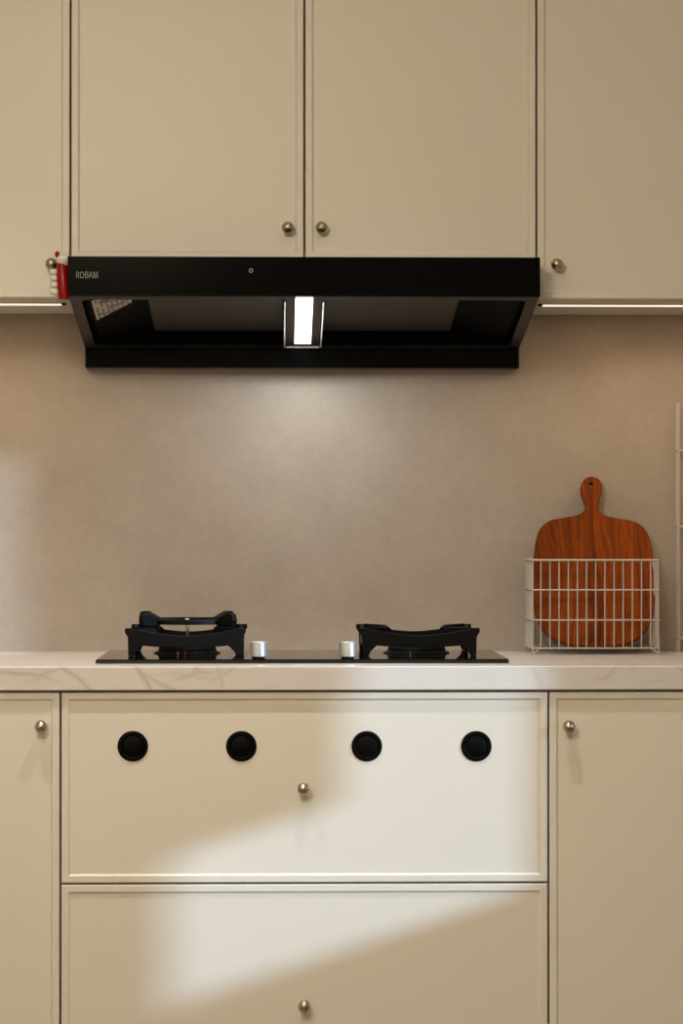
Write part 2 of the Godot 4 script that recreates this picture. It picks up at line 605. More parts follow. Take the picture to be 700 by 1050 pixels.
# a front: slim raised frame round a recessed flat panel, plus its knob; x0..x1, y0..y1 in world
func front(called: String, parent: Node3D, x0: float, x1: float, y0: float, y1: float, face: float, knob: Vector3) -> MeshInstance3D:
	var th := 0.020
	var fr := 0.0125
	var bev := 0.004
	var deep := 0.0035
	var st := begin()
	var rings := [[0.0, -th], [0.0, -0.0015], [0.0015, 0.0], [fr, 0.0], [fr + bev, -deep]]
	for i in rings.size() - 1:
		var a: Array = rings[i]
		var b: Array = rings[i + 1]
		for s in 4:
			var outs: Vector3 = [Vector3(0, -1, 0), Vector3(1, 0, 0), Vector3(0, 1, 0), Vector3(-1, 0, 0)][s]
			var ca := corners(x0 + a[0], x1 - a[0], y0 + a[0], y1 - a[0], face + a[1])
			var cb := corners(x0 + b[0], x1 - b[0], y0 + b[0], y1 - b[0], face + b[1])
			var out := outs if i == 0 else (outs + Vector3(0, 0, 1) if i == 1 else Vector3(0, 0, 1))
			poly(st, [ca[s], ca[(s + 1) % 4], cb[(s + 1) % 4], cb[s]], out)
	poly(st, corners(x0, x1, y0, y1, face - th), Vector3(0, 0, -1))
	var d := wpart(called, st, M.cream, parent)
	st = begin()
	var e := fr + bev
	cbox(st, Vector3(x0 + e - 0.0005, y0 + e - 0.0005, face - th + 0.001), Vector3(x1 - e + 0.0005, y1 - e + 0.0005, face - deep), 0)
	put("panel", finish(st), M.cream, d)
	put("knob", knob_mesh, M.nickel, d, Vector3(knob.x, knob.y, face - deep)).set_meta("label", "small brushed nickel ball knob")
	return d

func corners(x0: float, x1: float, y0: float, y1: float, z: float) -> Array:
	return [Vector3(x0, y0, z), Vector3(x1, y0, z), Vector3(x1, y1, z), Vector3(x0, y1, z)]

func carcass(parent: Node3D, x0: float, x1: float, y0: float, y1: float, depth: float) -> void:
	# the box stands back from the fronts, so the joints between fronts open into a real hollow; the bottom panel runs on to the fronts
	var st := begin()
	cbox(st, Vector3(x0, y0, 0.001), Vector3(x1, y1, depth - 0.05), 0.0005)
	cbox(st, Vector3(x0, y0, depth - 0.05), Vector3(x1, y0 + 0.018, depth - 0.0005), 0.0)
	wpart("body", st, M.carcass, parent)

func build_base_units() -> void:
	var g := 0.0018
	var ytop := TOP - 0.0475
	var xs0 := at(61.9, 800, FACE).x
	var xs1 := at(562.2, 800, FACE).x
	var ymid := at(312, 905.8, FACE).y
	var ybot := ymid - (ytop - ymid)
	var dep := FACE - 0.020
	# left
	var c := thing("base_cabinet", "cream base cabinet with one knobbed door left of the drawer unit", "cabinet", Vector3((xs0 - 0.3), 0.0, 0.3))
	carcass(c, xs0 - 0.6, xs0, ybot, TOP - 0.0445, dep)
	var k := at(43, 744.5, FACE)
	front("door", c, xs0 - 0.6 + g, xs0 - g, ybot, ytop, FACE, k)
	plinth(c, xs0 - 0.6, xs0, ybot)
	# drawers
	c = thing("drawer_unit", "cream drawer unit with two wide drawers under the hob", "cabinet", Vector3((xs0 + xs1) / 2, 0.0, 0.3))
	carcass(c, xs0, xs1, ybot, TOP - 0.0445, dep)
	var d := front("drawer", c, xs0 + g, xs1 - g, ymid + g, ytop, FACE, at(311, 808, FACE))
	front("drawer", c, xs0 + g, xs1 - g, ybot, ymid - g, FACE, at(312, 1030, FACE))
	plinth(c, xs0, xs1, ybot)
	# four round black vent grommets in the upper drawer
	var st := begin()
	lathe(st, [Vector2(0, -0.003), Vector2(0.028, -0.003), Vector2(0.0283, 0.0012), Vector2(0.0272, 0.0026), Vector2(0.0222, 0.0030), Vector2(0.0208, 0.0012), Vector2(0.0195, 0.0004), Vector2(0.0188, 0.0016), Vector2(0.0175, 0.0021), Vector2(0, 0.0021)], Transform3D(Basis(Vector3(1, 0, 0), PI / 2), Vector3.ZERO), 40)
	var gm := finish(st)
	for px in [136.0, 247.3, 376.0, 488.3]:
		var p := at(px, 765.3, FACE)
		put("vent_grommet", gm, M.rubber, d, Vector3(p.x, p.y, FACE - 0.0035)).set_meta("label", "round black vent grommet")
	# right
	c = thing("base_cabinet", "cream base cabinet with one knobbed door right of the drawer unit", "cabinet", Vector3(xs1 + 0.3, 0.0, 0.3))
	carcass(c, xs1, xs1 + 0.6, ybot, TOP - 0.0445, dep)
	front("door", c, xs1 + g, xs1 + 0.6 - g, ybot, ytop, FACE, at(582, 744.5, FACE))
	plinth(c, xs1, xs1 + 0.6, ybot)

func plinth(c: Node3D, x0: float, x1: float, ybot: float) -> void:
	var st := begin()
	cbox(st, Vector3(x0, 0.0, 0.01), Vector3(x1, ybot, 0.54), 0.001)
	wpart("plinth", st, M.carcass, c)

func build_worktop() -> void:
	var x0 := -1.1
	var x1 := 1.1
	var th := 0.044
	var z := 0.611
	var b := 0.0016
	var vlen := z + th
	var t := thing("worktop", "white veined marble worktop slab running under the hob", "worktop", Vector3(0, TOP - th, 0.3))
	var st := begin()
	var prof := [Vector2(0.0005, TOP), Vector2(z - b, TOP), Vector2(z, TOP - b), Vector2(z, TOP - th + b), Vector2(z - b, TOP - th), Vector2(0.0005, TOP - th)]
	var dist := 0.0
	for i in 6:
		var a: Vector2 = prof[i]
		var c: Vector2 = prof[(i + 1) % 6]
		var l := a.distance_to(c) if i < 4 else 0.01
		var v0 := dist / vlen
		var v1 := (dist + l) / vlen
		dist += l
		var e := c - a
		poly(st, [Vector3(x0, a.y, a.x), Vector3(x1, a.y, a.x), Vector3(x1, c.y, c.x), Vector3(x0, c.y, c.x)], Vector3(0, e.x, -e.y), [Vector2(0, v0), Vector2(1, v0), Vector2(1, v1), Vector2(0, v1)])
	for x in [x0, x1]:
		var pts := []
		var uv := []
		for p in prof:
			pts.append(Vector3(x, p.y, p.x))
			uv.append(Vector2(0.5 + 0.3 * (p.y - TOP), p.x / vlen))
		poly(st, pts, Vector3(signf(x), 0, 0), uv)
	wpart("slab", st, marble_material(x0, x1, vlen), t)

func build_wall_units() -> void:
	var g := 0.0018
	var xs0 := at(72.2, 150, UFACE).x
	var xs1 := at(549.9, 150, UFACE).x
	var xm := at(312.0, 150, UFACE).x
	var top := 2.36
	var dep := UFACE - 0.020
	var hb := 1.6355
	var c := thing("wall_cabinet", "cream wall cabinet with knobbed door left of the range hood", "cabinet", Vector3(xs0 - 0.3, UBOT, 0.19))
	carcass(c, xs0 - 0.6, xs0, UBOT, top, dep)
	front("door", c, xs0 - 0.6 + g, xs0 - g, UBOT, top, UFACE, at(53.5, 271.5, UFACE))
	c = thing("wall_cabinet", "cream double-door wall cabinet above the range hood", "cabinet", Vector3(xm, hb, 0.19))
	carcass(c, xs0, xs1, hb, top, dep)
	front("door", c, xs0 + g, xm - g, hb, top, UFACE, at(295, 234.5, UFACE))
	front("door", c, xm + g, xs1 - g, hb, top, UFACE, at(329.5, 234.5, UFACE))
	c = thing("wall_cabinet", "cream wall cabinet with knobbed door right of the range hood", "cabinet", Vector3(xs1 + 0.3, UBOT, 0.19))
	carcass(c, xs1, xs1 + 0.6, UBOT, top, dep)
	front("door", c, xs1 + g, xs1 + 0.6 - g, UBOT, top, UFACE, at(570, 272, UFACE))
	# filler up to the ceiling
	var st := begin()
	cbox(st, Vector3(xs0 - 0.6, top + 0.001, 0.0), Vector3(xs1 + 0.6, 2.6, 0.355), 0.001)
	struct("trim_1", st, M.cream)
	# led strips under the outer cabinets
	var zl := 0.251
	for s in 2:
		var x0 := at(65.5, 311.4, zl).x - 0.52 if s == 0 else at(553.5, 311.6, zl).x
		var x1 := x0 + 0.52
		var l := thing("led_strip", "thin white LED strip under the cabinet " + ["left", "right"][s] + " of the range hood", "light strip", Vector3((x0 + x1) / 2, UBOT, zl))
		st = begin()
		cbox(st, Vector3(-0.26, -0.0022, -0.009), Vector3(0.26, 0.0, 0.009), 0.0004)
		part("profile", st, M.alu, l)
		for e in [-1.0, 1.0]:
			st = begin()
			cbox(st, Vector3(e * 0.26 - 0.004, -0.0035, -0.0095), Vector3(e * 0.26 + 0.004, 0.0, 0.0095), 0.0005)
			part("end_cap", st, M.rubber, l)
		st = begin()
		cbox(st, Vector3(-0.255, -0.0040, -0.006), Vector3(0.255, -0.0022, 0.006), 0.0008)
		part("diffuser", st, glow(Color(1.0, 0.90, 0.78), 1.6), l)
		var a := AreaLight3D.new()
		a.name = "strip_lamp"
		l.add_child(a)
		a.position = Vector3(0, -0.0055, 0)
		a.rotation_degrees = Vector3(-90, 0, 0)
		a.area_size = Vector2(0.5, 0.012)
		a.area_range = 6.0
		a.light_color = Color(1.0, 0.84, 0.66)
		a.light_energy = STRIP_ENERGY
		a.shadow_enabled = true

# ------------------------------------------------------------------ range hood
func build_hood() -> void:
	var hw := 0.4475
	var cx := at(312, 284, 0.48).x
	var o := thing("range_hood", "wide black glass range hood with lit centre lamp", "range hood", Vector3(cx, 1.446, 0.24))
	var inv := Transform3D(Basis.IDENTITY, -Vector3(0, 1.446, 0.24))
	var y0 := 1.446
	var yt := 1.630
	var yf := 1.5545
	var zf := 0.480
	var ylip := 1.4865
	var zlip := 0.05
	# shell: top plate, back plate, side plates
	var st := begin()
	cbox(st, Vector3(-hw, yt - 0.02, 0.001), Vector3(hw, yt, zf - 0.013), 0.001, inv)
	cbox(st, Vector3(-hw + 0.004, y0 + 0.05, 0.001), Vector3(hw - 0.004, yt - 0.021, 0.02), 0.0, inv)
	part("shell", st, M.black_metal, o)
	for s in [-1.0, 1.0]:
		st = begin()
		var p := PackedVector2Array([Vector2(0.001, y0), Vector2(zlip, y0), Vector2(zlip, ylip), Vector2(zf - 0.0125, yf + 0.0005), Vector2(zf - 0.0125, yt - 0.0205), Vector2(0.001, yt - 0.0205)])
		prism(st, p, 0.004, 0.0006, inv * Transform3D(Basis(Vector3(0, 0, 1), Vector3(0, 1, 0), Vector3(-1, 0, 0)), Vector3(hw if s > 0 else -hw + 0.004, 0, 0)))
		part("side_panel", st, M.black_metal, o)
	st = begin()
	cbox(st, Vector3(-hw - 0.0005, yf, zf - 0.012), Vector3(hw + 0.0005, yt, zf), 0.0012, inv)
	part("fascia", st, M.black_glass, o)
	st = begin()
	cbox(st, Vector3(-hw + 0.004, y0, 0.001), Vector3(hw - 0.004, ylip - 0.002, zlip), 0.0015, inv)
	cbox(st, Vector3(-hw + 0.004, ylip - 0.001, 0.03), Vector3(hw - 0.004, ylip + 0.001, zlip + 0.004), 0.0008, inv)
	part("oil_tray", st, M.black_glass, o)
	# sloping underside, local frame: x right, y towards the front edge, z down and out
	var a := Vector3(0, ylip + 0.001, zlip)
	var b := Vector3(0, yf, zf - 0.0125)
	var ey := (b - a).normalized()
	var ez := Vector3(1, 0, 0).cross(ey)
	var hv := (b - a).length() * 0.5
	var xf := inv * Transform3D(Basis(Vector3(1, 0, 0), ey, ez), (a + b) * 0.5)
	st = begin()
	var oh := rrect(-hw + 0.004, hw - 0.004, -hv, hv, 0.003)
	var ih := rrect(-0.4255, 0.4255, -hv + 0.010, hv - 0.022, 0.020)
	ring(st, oh, ih, -0.005, 0.0, xf)
	part("underside_rim", st, M.rim_metal, o)
	# shallow funnel above the opening
	st = begin()
	var c0 := rrect(-0.440, 0.440, -hv + 0.004, hv - 0.004, 0.02)
	var c1 := rrect(-0.414, 0.414, -hv + 0.016, hv - 0.03, 0.02)
	var c2 := rrect(-0.303, 0.303, -0.175, 0.165, 0.006)
	var lv := [[c0, -0.016], [c1, -0.016], [c1, -0.007], [c2, -0.028]]
	for i in 3:
		for k in c0.size():
			var j := (k + 1) % c0.size()
			var p0: PackedVector2Array = lv[i][0]
			var p1: PackedVector2Array = lv[i + 1][0]
			var za: float = lv[i][1]
			var zc: float = lv[i + 1][1]
			var ctr := -Vector3(p0[k].x, p0[k].y, 0)
			var out := Vector3(0, 0, 1) if i != 1 else -ctr
			poly(st, [xf * Vector3(p0[k].x, p0[k].y, za), xf * Vector3(p0[j].x, p0[j].y, za), xf * Vector3(p1[j].x, p1[j].y, zc), xf * Vector3(p1[k].x, p1[k].y, zc)], xf.basis * out)
	part("funnel", st, M.cavity, o)
	for s in [-1.0, 1.0]:
		st = begin()
		var u0 := 0.040 if s > 0 else -0.304
		cbox(st, Vector3(u0, -0.177, -0.034), Vector3(u0 + 0.264, 0.168, -0.028), 0.0015, xf)
		part("filter_panel", st, M.filter, o)
	st = begin()
	cbox(st, Vector3(-0.040, -0.178, -0.036), Vector3(0.040, 0.17, -0.030), 0, xf)
	part("filter_bridge", st, M.cavity, o)
	# centre lamp bar
	st = begin()
	cbox(st, Vector3(-0.0340, -0.192, -0.027), Vector3(0.0340, hv - 0.0222, 0.0), 0.0006, xf)
	var br := part("lamp_bar", st, M.rim_metal, o)
	# bright bevelled edge strips on both sides and across the rear end of the bar
	for s in [-1.0, 1.0]:
		st = begin()
		prism(st, PackedVector2Array([Vector2(s * 0.0358, -0.004), Vector2(s * 0.0388, -0.004), Vector2(s * 0.0388, 0.0048), Vector2(s * 0.0372, 0.0048), Vector2(s * 0.0352, 0.0008)]), hv + 0.166, 0.0, xf * Transform3D(Basis(Vector3(1, 0, 0), Vector3(0, 0, 1), Vector3(0, -1, 0)), Vector3(0, hv - 0.026, 0)))
		part("bar_edge", st, M.alu, br)
	st = begin()
	prism(st, PackedVector2Array([Vector2(-0.194, -0.004), Vector2(-0.200, -0.004), Vector2(-0.200, 0.0035), Vector2(-0.1985, 0.0035), Vector2(-0.194, 0.0005)]), 0.068, 0.0, xf * Transform3D(Basis(Vector3(0, 1, 0), Vector3(0, 0, 1), Vector3(1, 0, 0)), Vector3(-0.034, 0, 0)))
	part("bar_end", st, M.steel, br)
	st = begin()
	prism(st, rrect(-0.0168, 0.0168, -0.170, hv - 0.004, 0.002, 3), 0.0012, 0.0, xf * Transform3D(Basis.IDENTITY, Vector3(0, 0, 0.0002)))
	part("lamp", st, glow(Color(1.0, 1.0, 0.98), 3.0), o).set_meta("label", "bright white rectangular lamp")
	var l := AreaLight3D.new()
	l.name = "hood_lamp"
	o.add_child(l)
	l.transform = Transform3D(Basis(xf.basis.x, -xf.basis.y, -xf.basis.z), xf * Vector3(0, 0.018, 0.0022))
	l.area_size = Vector2(0.0325, 0.34)
	l.area_range = 6.0
	l.light_color = Color(0.93, 0.97, 1.0)
	l.light_energy = HOOD_ENERGY
	l.shadow_enabled = true
	# maker's lettering and the touch button on the glass
	var tm := TextMesh.new()
	var f := SystemFont.new()
	f.font_names = PackedStringArray(["Droid Sans"])
	f.font_weight = 400
	tm.font = f
	tm.text = "ROBAM"
	tm.font_size = 48
	tm.depth = 0.02
	tm.curve_step = 1.0
	var bb := tm.get_aabb()
	var lo := at(78.2, 285.2, zf)
	var hi := at(100.3, 278.6, zf)
	var lt := put("lettering", tm, M.print, o)
	var sc := Vector3((hi.x - lo.x) / bb.size.x, (hi.y - lo.y) / bb.size.y, 0.0006 / bb.size.z)
	lt.scale = sc
	lt.position = (lo + hi) * 0.5 - o.position - bb.get_center() * sc
	st = begin()
	var bc := at(257.2, 277.6, zf) - o.position
	lathe(st, [Vector2(0.0026, -0.0002), Vector2(0.0042, -0.0002), Vector2(0.0042, 0.0003), Vector2(0.0026, 0.0003), Vector2(0.0026, -0.0002)], Transform3D(Basis(Vector3(1, 0, 0), PI / 2), bc), 20)
	cbox(st, bc + Vector3(-0.0006, 0.0015, -0.0002), bc + Vector3(0.0006, 0.0056, 0.0003), 0)
	part("power_button", st, M.print, o).set_meta("label", "small round white power symbol")
	# printed label stuck on the left slope of the funnel
	st = begin()
	var e0 := Vector3(-0.409, 0, -0.0079)
	var e1 := Vector3(-0.335, 0, -0.0219)
	var nn := (e1 - e0).cross(Vector3(0, 1, 0)).normalized()
	if nn.z < 0.0:
		nn = -nn
	var q := []
	for v in [[0.0, -0.005], [0.0, 0.150], [1.0, 0.155], [1.0, 0.085]]:
		var p := e0.lerp(e1, v[0])
		p.y = v[1]
		q.append(p + nn * 0.0008)
	var uvs := [Vector2(0, 0.95), Vector2(1, 0.95), Vector2(1, 0.02), Vector2(0.2, 0.02)]
	var pts := []
	for p in q:
		pts.append(xf * p)
	poly(st, pts, xf.basis * nn, uvs)
	var back := []
	for p in q:
		back.append(xf * (p - nn * 0.0003))
	poly(st, back, xf.basis * -nn, uvs)
	part("sticker", st, sticker_material(), o).set_meta("label", "printed paper sticker")

# red and white ornament stuck to the left side of the hood
func build_ornament() -> void:
	var z := 0.44
	var c := at(64.5, 288, z)
	var side := at(70.0, 284, 0.44).x - 0.001
	var o := thing("magnet_ornament", "small glossy red and white ornament stuck to the left side of the range hood", "ornament", Vector3(c.x, at(64, 307, z).y, z))
	var st := begin()
	# red body: flattened barrel
	var yb := at(64, 307, z).y
	var ym := at(64, 269, z).y
	var h := ym - yb
	var prof := [Vector2(0, 0)]
	for k in 13:
		var t := k / 12.0
		prof.append(Vector2(0.0135 + 0.0045 * sin(PI * (0.12 + 0.80 * t)) - 0.003 * t, h * t))
	prof.append(Vector2(0, h * 1.03))
	var bx := Basis(Vector3(0.8, 0, 0), Vector3(-0.09, 1, 0), Vector3(0, 0, 0.9))
	lathe(st, prof, Transform3D(bx, Vector3(0.004, 0, 0)), 28)
	part("body", st, M.red, o)
	# white cap and its red tip
	st = begin()
	var cap := []
	for k in 9:
		var a := -PI / 2 + PI * k / 8.0
		cap.append(Vector2(maxf(0.0, cos(a)) * 0.0145 if k > 0 and k < 8 else 0.0, sin(a) * 0.0135))
	lathe(st, cap, Transform3D(Basis(Vector3(0, 0, 1), -0.35), Vector3(0.001, h + 0.0045, 0)), 24)
	part("cap", st, M.white_plastic, o)
	st = begin()
	var tip := []
	for k in 9:
		var a := -PI / 2 + PI * k / 8.0
		tip.append(Vector2(maxf(0.0, cos(a)) * 0.0045 if k > 0 and k < 8 else 0.0, sin(a) * 0.0065))
	lathe(st, tip, Transform3D(Basis.IDENTITY, Vector3(-0.0105, h + 0.0145, 0.006)), 18)
	part("tip", st, M.red, o)
	# white ribbed sleeve on the outer side
	for k in 4:
		st = begin()
		var yy := 0.010 + k * 0.0125
		lathe(st, [Vector2(0, 0), Vector2(0.0072, 0.0), Vector2(0.0088, 0.002), Vector2(0.0088, 0.0075), Vector2(0.0072, 0.0095), Vector2(0, 0.0095)], Transform3D(Basis.IDENTITY, Vector3(-0.0165 + (3 - k) * 0.0004, yy, 0)), 20)
		part("white_rib", st, M.white_plastic, o)
	# magnet pad against the hood
	st = begin()
	cbox(st, Vector3(0.008, 0.022, -0.01), Vector3(side - c.x, 0.05, 0.01), 0.001)
	part("magnet_pad", st, M.rubber, o)

# ------------------------------------------------------------------ hob
func build_hob() -> void:
	var yg := TOP + 0.008
	var fl := on_top(98.3, 680.4, TOP)
	var fr := on_top(522.0, 680.4, TOP)
	var zb := on_top(310, 666.3, yg).z
	var zf := (fl.z + fr.z) * 0.5
	var o := thing("gas_hob", "black glass two-burner gas hob set on the worktop", "hob", Vector3((fl.x + fr.x) / 2, TOP, (zf + zb) / 2))
	var st := begin()
	cbox(st, Vector3(fl.x, TOP + 0.0003, zb), Vector3(fr.x, yg, zf), 0.0012)
	wpart("glass_panel", st, M.hob, o)
	# burners
	for i in 2:
		var p: Vector3 = BURNERS[i]
		p.y = yg
		st = begin()
		lathe(st, [Vector2(0, 0), Vector2(0.066, 0), Vector2(0.066, 0.0015), Vector2(0.058, 0.0045), Vector2(0.056, 0.012), Vector2(0.050, 0.016), Vector2(0.030, 0.017), Vector2(0, 0.017)], Transform3D(Basis.IDENTITY, p), 40)
		var b := wpart("burner", st, M.burner, o)
		st = begin()
		lathe(st, [Vector2(0.036, 0.0165), Vector2(0.050, 0.0165), Vector2(0.050, 0.026), Vector2(0.046, 0.030), Vector2(0.040, 0.030), Vector2(0.036, 0.026), Vector2(0.036, 0.0165)], Transform3D(Basis.IDENTITY, p), 40)
		put("flame_ring", finish(st), M.burner, b)
		st = begin()
		lathe(st, [Vector2(0, 0.0165), Vector2(0.017, 0.0165), Vector2(0.018, 0.024), Vector2(0.014, 0.030), Vector2(0.006, 0.031), Vector2(0, 0.031)], Transform3D(Basis.IDENTITY, p), 28)
		put("inner_cap", finish(st), M.brass, b)
		if i == 0:
			st = begin()
			lathe(st, [Vector2(0, 0.03), Vector2(0.0032, 0.03), Vector2(0.0032, 0.062), Vector2(0.0050, 0.063), Vector2(0.0054, 0.067), Vector2(0.0040, 0.0690), Vector2(0, 0.0695)], Transform3D(Basis.IDENTITY, p), 18)
			put("sensor_pin", finish(st), M.steel, b).set_meta("label", "slim bright steel temperature pin")
		for e in 2:
			st = begin()
			var ep := p + Vector3([-0.002, -0.016][e], 0.0005, 0.070)
			lathe(st, [Vector2(0, 0), Vector2(0.0013, 0), Vector2(0.0013, 0.006), Vector2(0.001, 0.007), Vector2(0, 0.007)], Transform3D(Basis.IDENTITY, ep), 12)
			put("igniter", finish(st), [M.ceramic_red if i == 0 else M.burner, M.steel][e], b)
	# control knobs
	for px in [265.0, 356.3]:
		var p := on_top(px, 674.6, yg)
		st = begin()
		lathe(st, [Vector2(0, 0.0025), Vector2(0.0152, 0.0025), Vector2(0.0160, 0.0035), Vector2(0.0160, 0.0300), Vector2(0.0150, 0.0310), Vector2(0, 0.0310)], Transform3D(Basis.IDENTITY, p), 36)
		var kb := wpart("control_knob", st, M.alu, o)
		kb.set_meta("label", "brushed aluminium control knob")
		st = begin()
		lathe(st, [Vector2(0, 0), Vector2(0.0125, 0), Vector2(0.0115, 0.0026), Vector2(0, 0.0026)], Transform3D(Basis.IDENTITY, p), 28)
		put("knob_foot", finish(st), M.rubber, kb)

const BURNERS := [Vector3(-0.228, 0, 0.258), Vector3(0.2255, 0, 0.258)]

func pan_support_side(w: float) -> PackedVector2Array:
	# cast side bar: high flared corners, sagging top edge, legs at both ends
	var h := w * 0.5
	var p := PackedVector2Array()
	p.append(Vector2(-h + 0.007, 0.0))
	p.append(Vector2(-h + 0.006, 0.036))
	p.append(Vector2(-h, 0.046))
	p.append(Vector2(-h + 0.001, 0.0535))
	for k in 15:
		var t := lerpf(-1.0, 1.0, k / 14.0)
		p.append(Vector2(t * (h - 0.014), 0.0385 + 0.0145 * pow(absf(t), 1.7)))
	p.append(Vector2(h - 0.001, 0.0535))
	p.append(Vector2(h, 0.046))
	p.append(Vector2(h - 0.006, 0.036))
	p.append(Vector2(h - 0.007, 0.0))
	p.append(Vector2(h - 0.019, 0.0))
	p.append(Vector2(h - 0.022, 0.008))
	for k in 11:
		var t := lerpf(1.0, -1.0, k / 10.0)
		p.append(Vector2(t * (h - 0.034), 0.0175 + 0.004 * t * t - 0.002))
	p.append(Vector2(-h + 0.022, 0.008))
	p.append(Vector2(-h + 0.019, 0.0))
	return p

func build_pan_supports() -> void:
	var w := 0.234
	for i in 2:
		var c: Vector3 = BURNERS[i]
		c.y = TOP + 0.0085
		var o := thing("pan_support", "square black cast-iron pan support " + ["under the wok ring", "with bare corners beside the bread board basket"][i] if i == 0 else "square black cast-iron pan support without a wok ring on top", "pan support", c)
		for k in 4:
			var st := begin()
			var rot := Basis(Vector3.UP, k * PI / 2)
			prism(st, pan_support_side(w if k % 2 == 0 else w - 0.016), 0.008, 0.0012, Transform3D(rot, rot * Vector3(0, 0, w * 0.5 - 0.008 - (0.0 if k % 2 == 0 else 0.008))))
			part("side_bar", st, M.iron, o)
		for k in 4:
			# corner finger pointing to the middle
			var st := begin()
			var rot := Basis(Vector3.UP, k * PI / 2 + PI / 4)
			var p := PackedVector2Array([Vector2(-0.136, 0.0405), Vector2(-0.140, 0.0545), Vector2(-0.088, 0.0535), Vector2(-0.074, 0.047), Vector2(-0.084, 0.040), Vector2(-0.11, 0.035)])
			prism(st, p, 0.012, 0.0015, Transform3D(rot, rot * Vector3(0, 0, -0.006)))
			part("finger", st, M.iron, o)

func build_wok_ring() -> void:
	var c: Vector3 = BURNERS[0]
	c.y = TOP + 0.008
	var base := 0.0562
	var o := thing("wok_ring", "black cast-iron wok ring with four raised prongs on the pan support", "wok ring", c + Vector3(0, base, 0))
	var st := begin()
	lathe(st, [Vector2(0.078, 0.003), Vector2(0.090, 0.003), Vector2(0.091, 0.004), Vector2(0.091, 0.0115), Vector2(0.090, 0.0125), Vector2(0.078, 0.0125), Vector2(0.077, 0.0115), Vector2(0.077, 0.004), Vector2(0.078, 0.003)], Transform3D.IDENTITY, 48)
	part("ring", st, M.iron, o)
	for k in 4:
		st = begin()
		var rot := Basis(Vector3.UP, k * PI / 2 + PI / 4 + 0.05)
		var p := PackedVector2Array([Vector2(-0.126, -0.0005), Vector2(-0.130, 0.012), Vector2(-0.126, 0.024), Vector2(-0.112, 0.0255), Vector2(-0.078, 0.0125), Vector2(-0.078, 0.003), Vector2(-0.090, 0.0005)])
		prism(st, p, 0.014, 0.0015, Transform3D(rot, rot * Vector3(0, 0, -0.007)))
		part("prong", st, M.iron, o)

# ------------------------------------------------------------------ basket, board, rack
func rod_mesh(r: float, h: float) -> Mesh:
	var st := begin()
	tube(st, [Vector3.ZERO, Vector3(0, h, 0)], r, 8)
	return finish(st)

func loop(x0: float, x1: float, z0: float, z1: float, y: float, r := 0.012) -> Array:
	var out := []
	for q in rrect(x0, x1, z0, z1, r, 4):
		out.append(Vector3(q.x, y, q.y))
	return out

func build_basket() -> void:
	var zf := on_top(676, 671.3, TOP).z
	var x0 := at(545.0, 620, zf).x
	var x1 := at(676.4, 620, zf).x
	var zb := 0.014
	var y3 := at(610, 574.3, zf).y
	var ym1 := at(610, 604.9, zf).y
	var ym2 := at(610, 635.8, zf).y
	var y0 := at(610, 664.6, zf).y
	var ctr := Vector3((x0 + x1) / 2, TOP, (zf + zb) / 2)
	var o := thing("wire_basket", "white wire basket holding the wooden bread board", "basket", ctr)
	var rr := 0.006
	var names_ := ["top_rail", "rail", "rail", "bottom_rail"]
	var ys := [y3, ym1, ym2, y0]
	for k in 4:
		var st := begin()
		tube(st, loop(x0, x1, zb, zf, ys[k], rr), 0.0021 if k == 0 else 0.0016, 8, true)
		wpart(names_[k], st, M.wire, o)
	var up := rod_mesh(0.0014, y3 - y0)
	var n := 14
	for k in range(1, n):
		var x := lerpf(x0, x1, k / float(n))
		for z in [zf - 0.0028, zb + 0.0028]:
			put("wire", up, M.wire, o, Vector3(x, y0, z) - ctr)
	var ns := 8
	for k in range(0, ns + 1):
		var z := lerpf(zb + 0.004, zf - 0.004, k / float(ns))
		for x in [x0 + 0.0028, x1 - 0.0028]:
			put("wire", up, M.wire, o, Vector3(x, y0, z) - ctr)
	var st2 := begin()
	tube(st2, [Vector3(0, 0, 0), Vector3(0, 0, zf - zb)], 0.0014, 8)
	var fl := finish(st2)
	for k in range(1, n):
		put("floor_wire", fl, M.wire, o, Vector3(lerpf(x0, x1, k / float(n)), y0 - 0.0015, zb) - ctr)
	# bent wire feet
	for sx in [0, 1]:
		for sz in [0, 1]:
			var x := x0 + 0.002 if sx == 0 else x1 - 0.002
			var z := zb + 0.003 if sz == 0 else zf - 0.002
			var dx := 0.014 if sx == 0 else -0.014
			var st := begin()
			tube(st, [Vector3(x, y0 + 0.02, z), Vector3(x, TOP + 0.004, z), Vector3(x + dx * 0.12, TOP + 0.0018, z), Vector3(x + dx * 0.3, TOP + 0.004, z), Vector3(x + dx, y0, z)], 0.0016, 8)
			wpart("foot", st, M.wire, o)

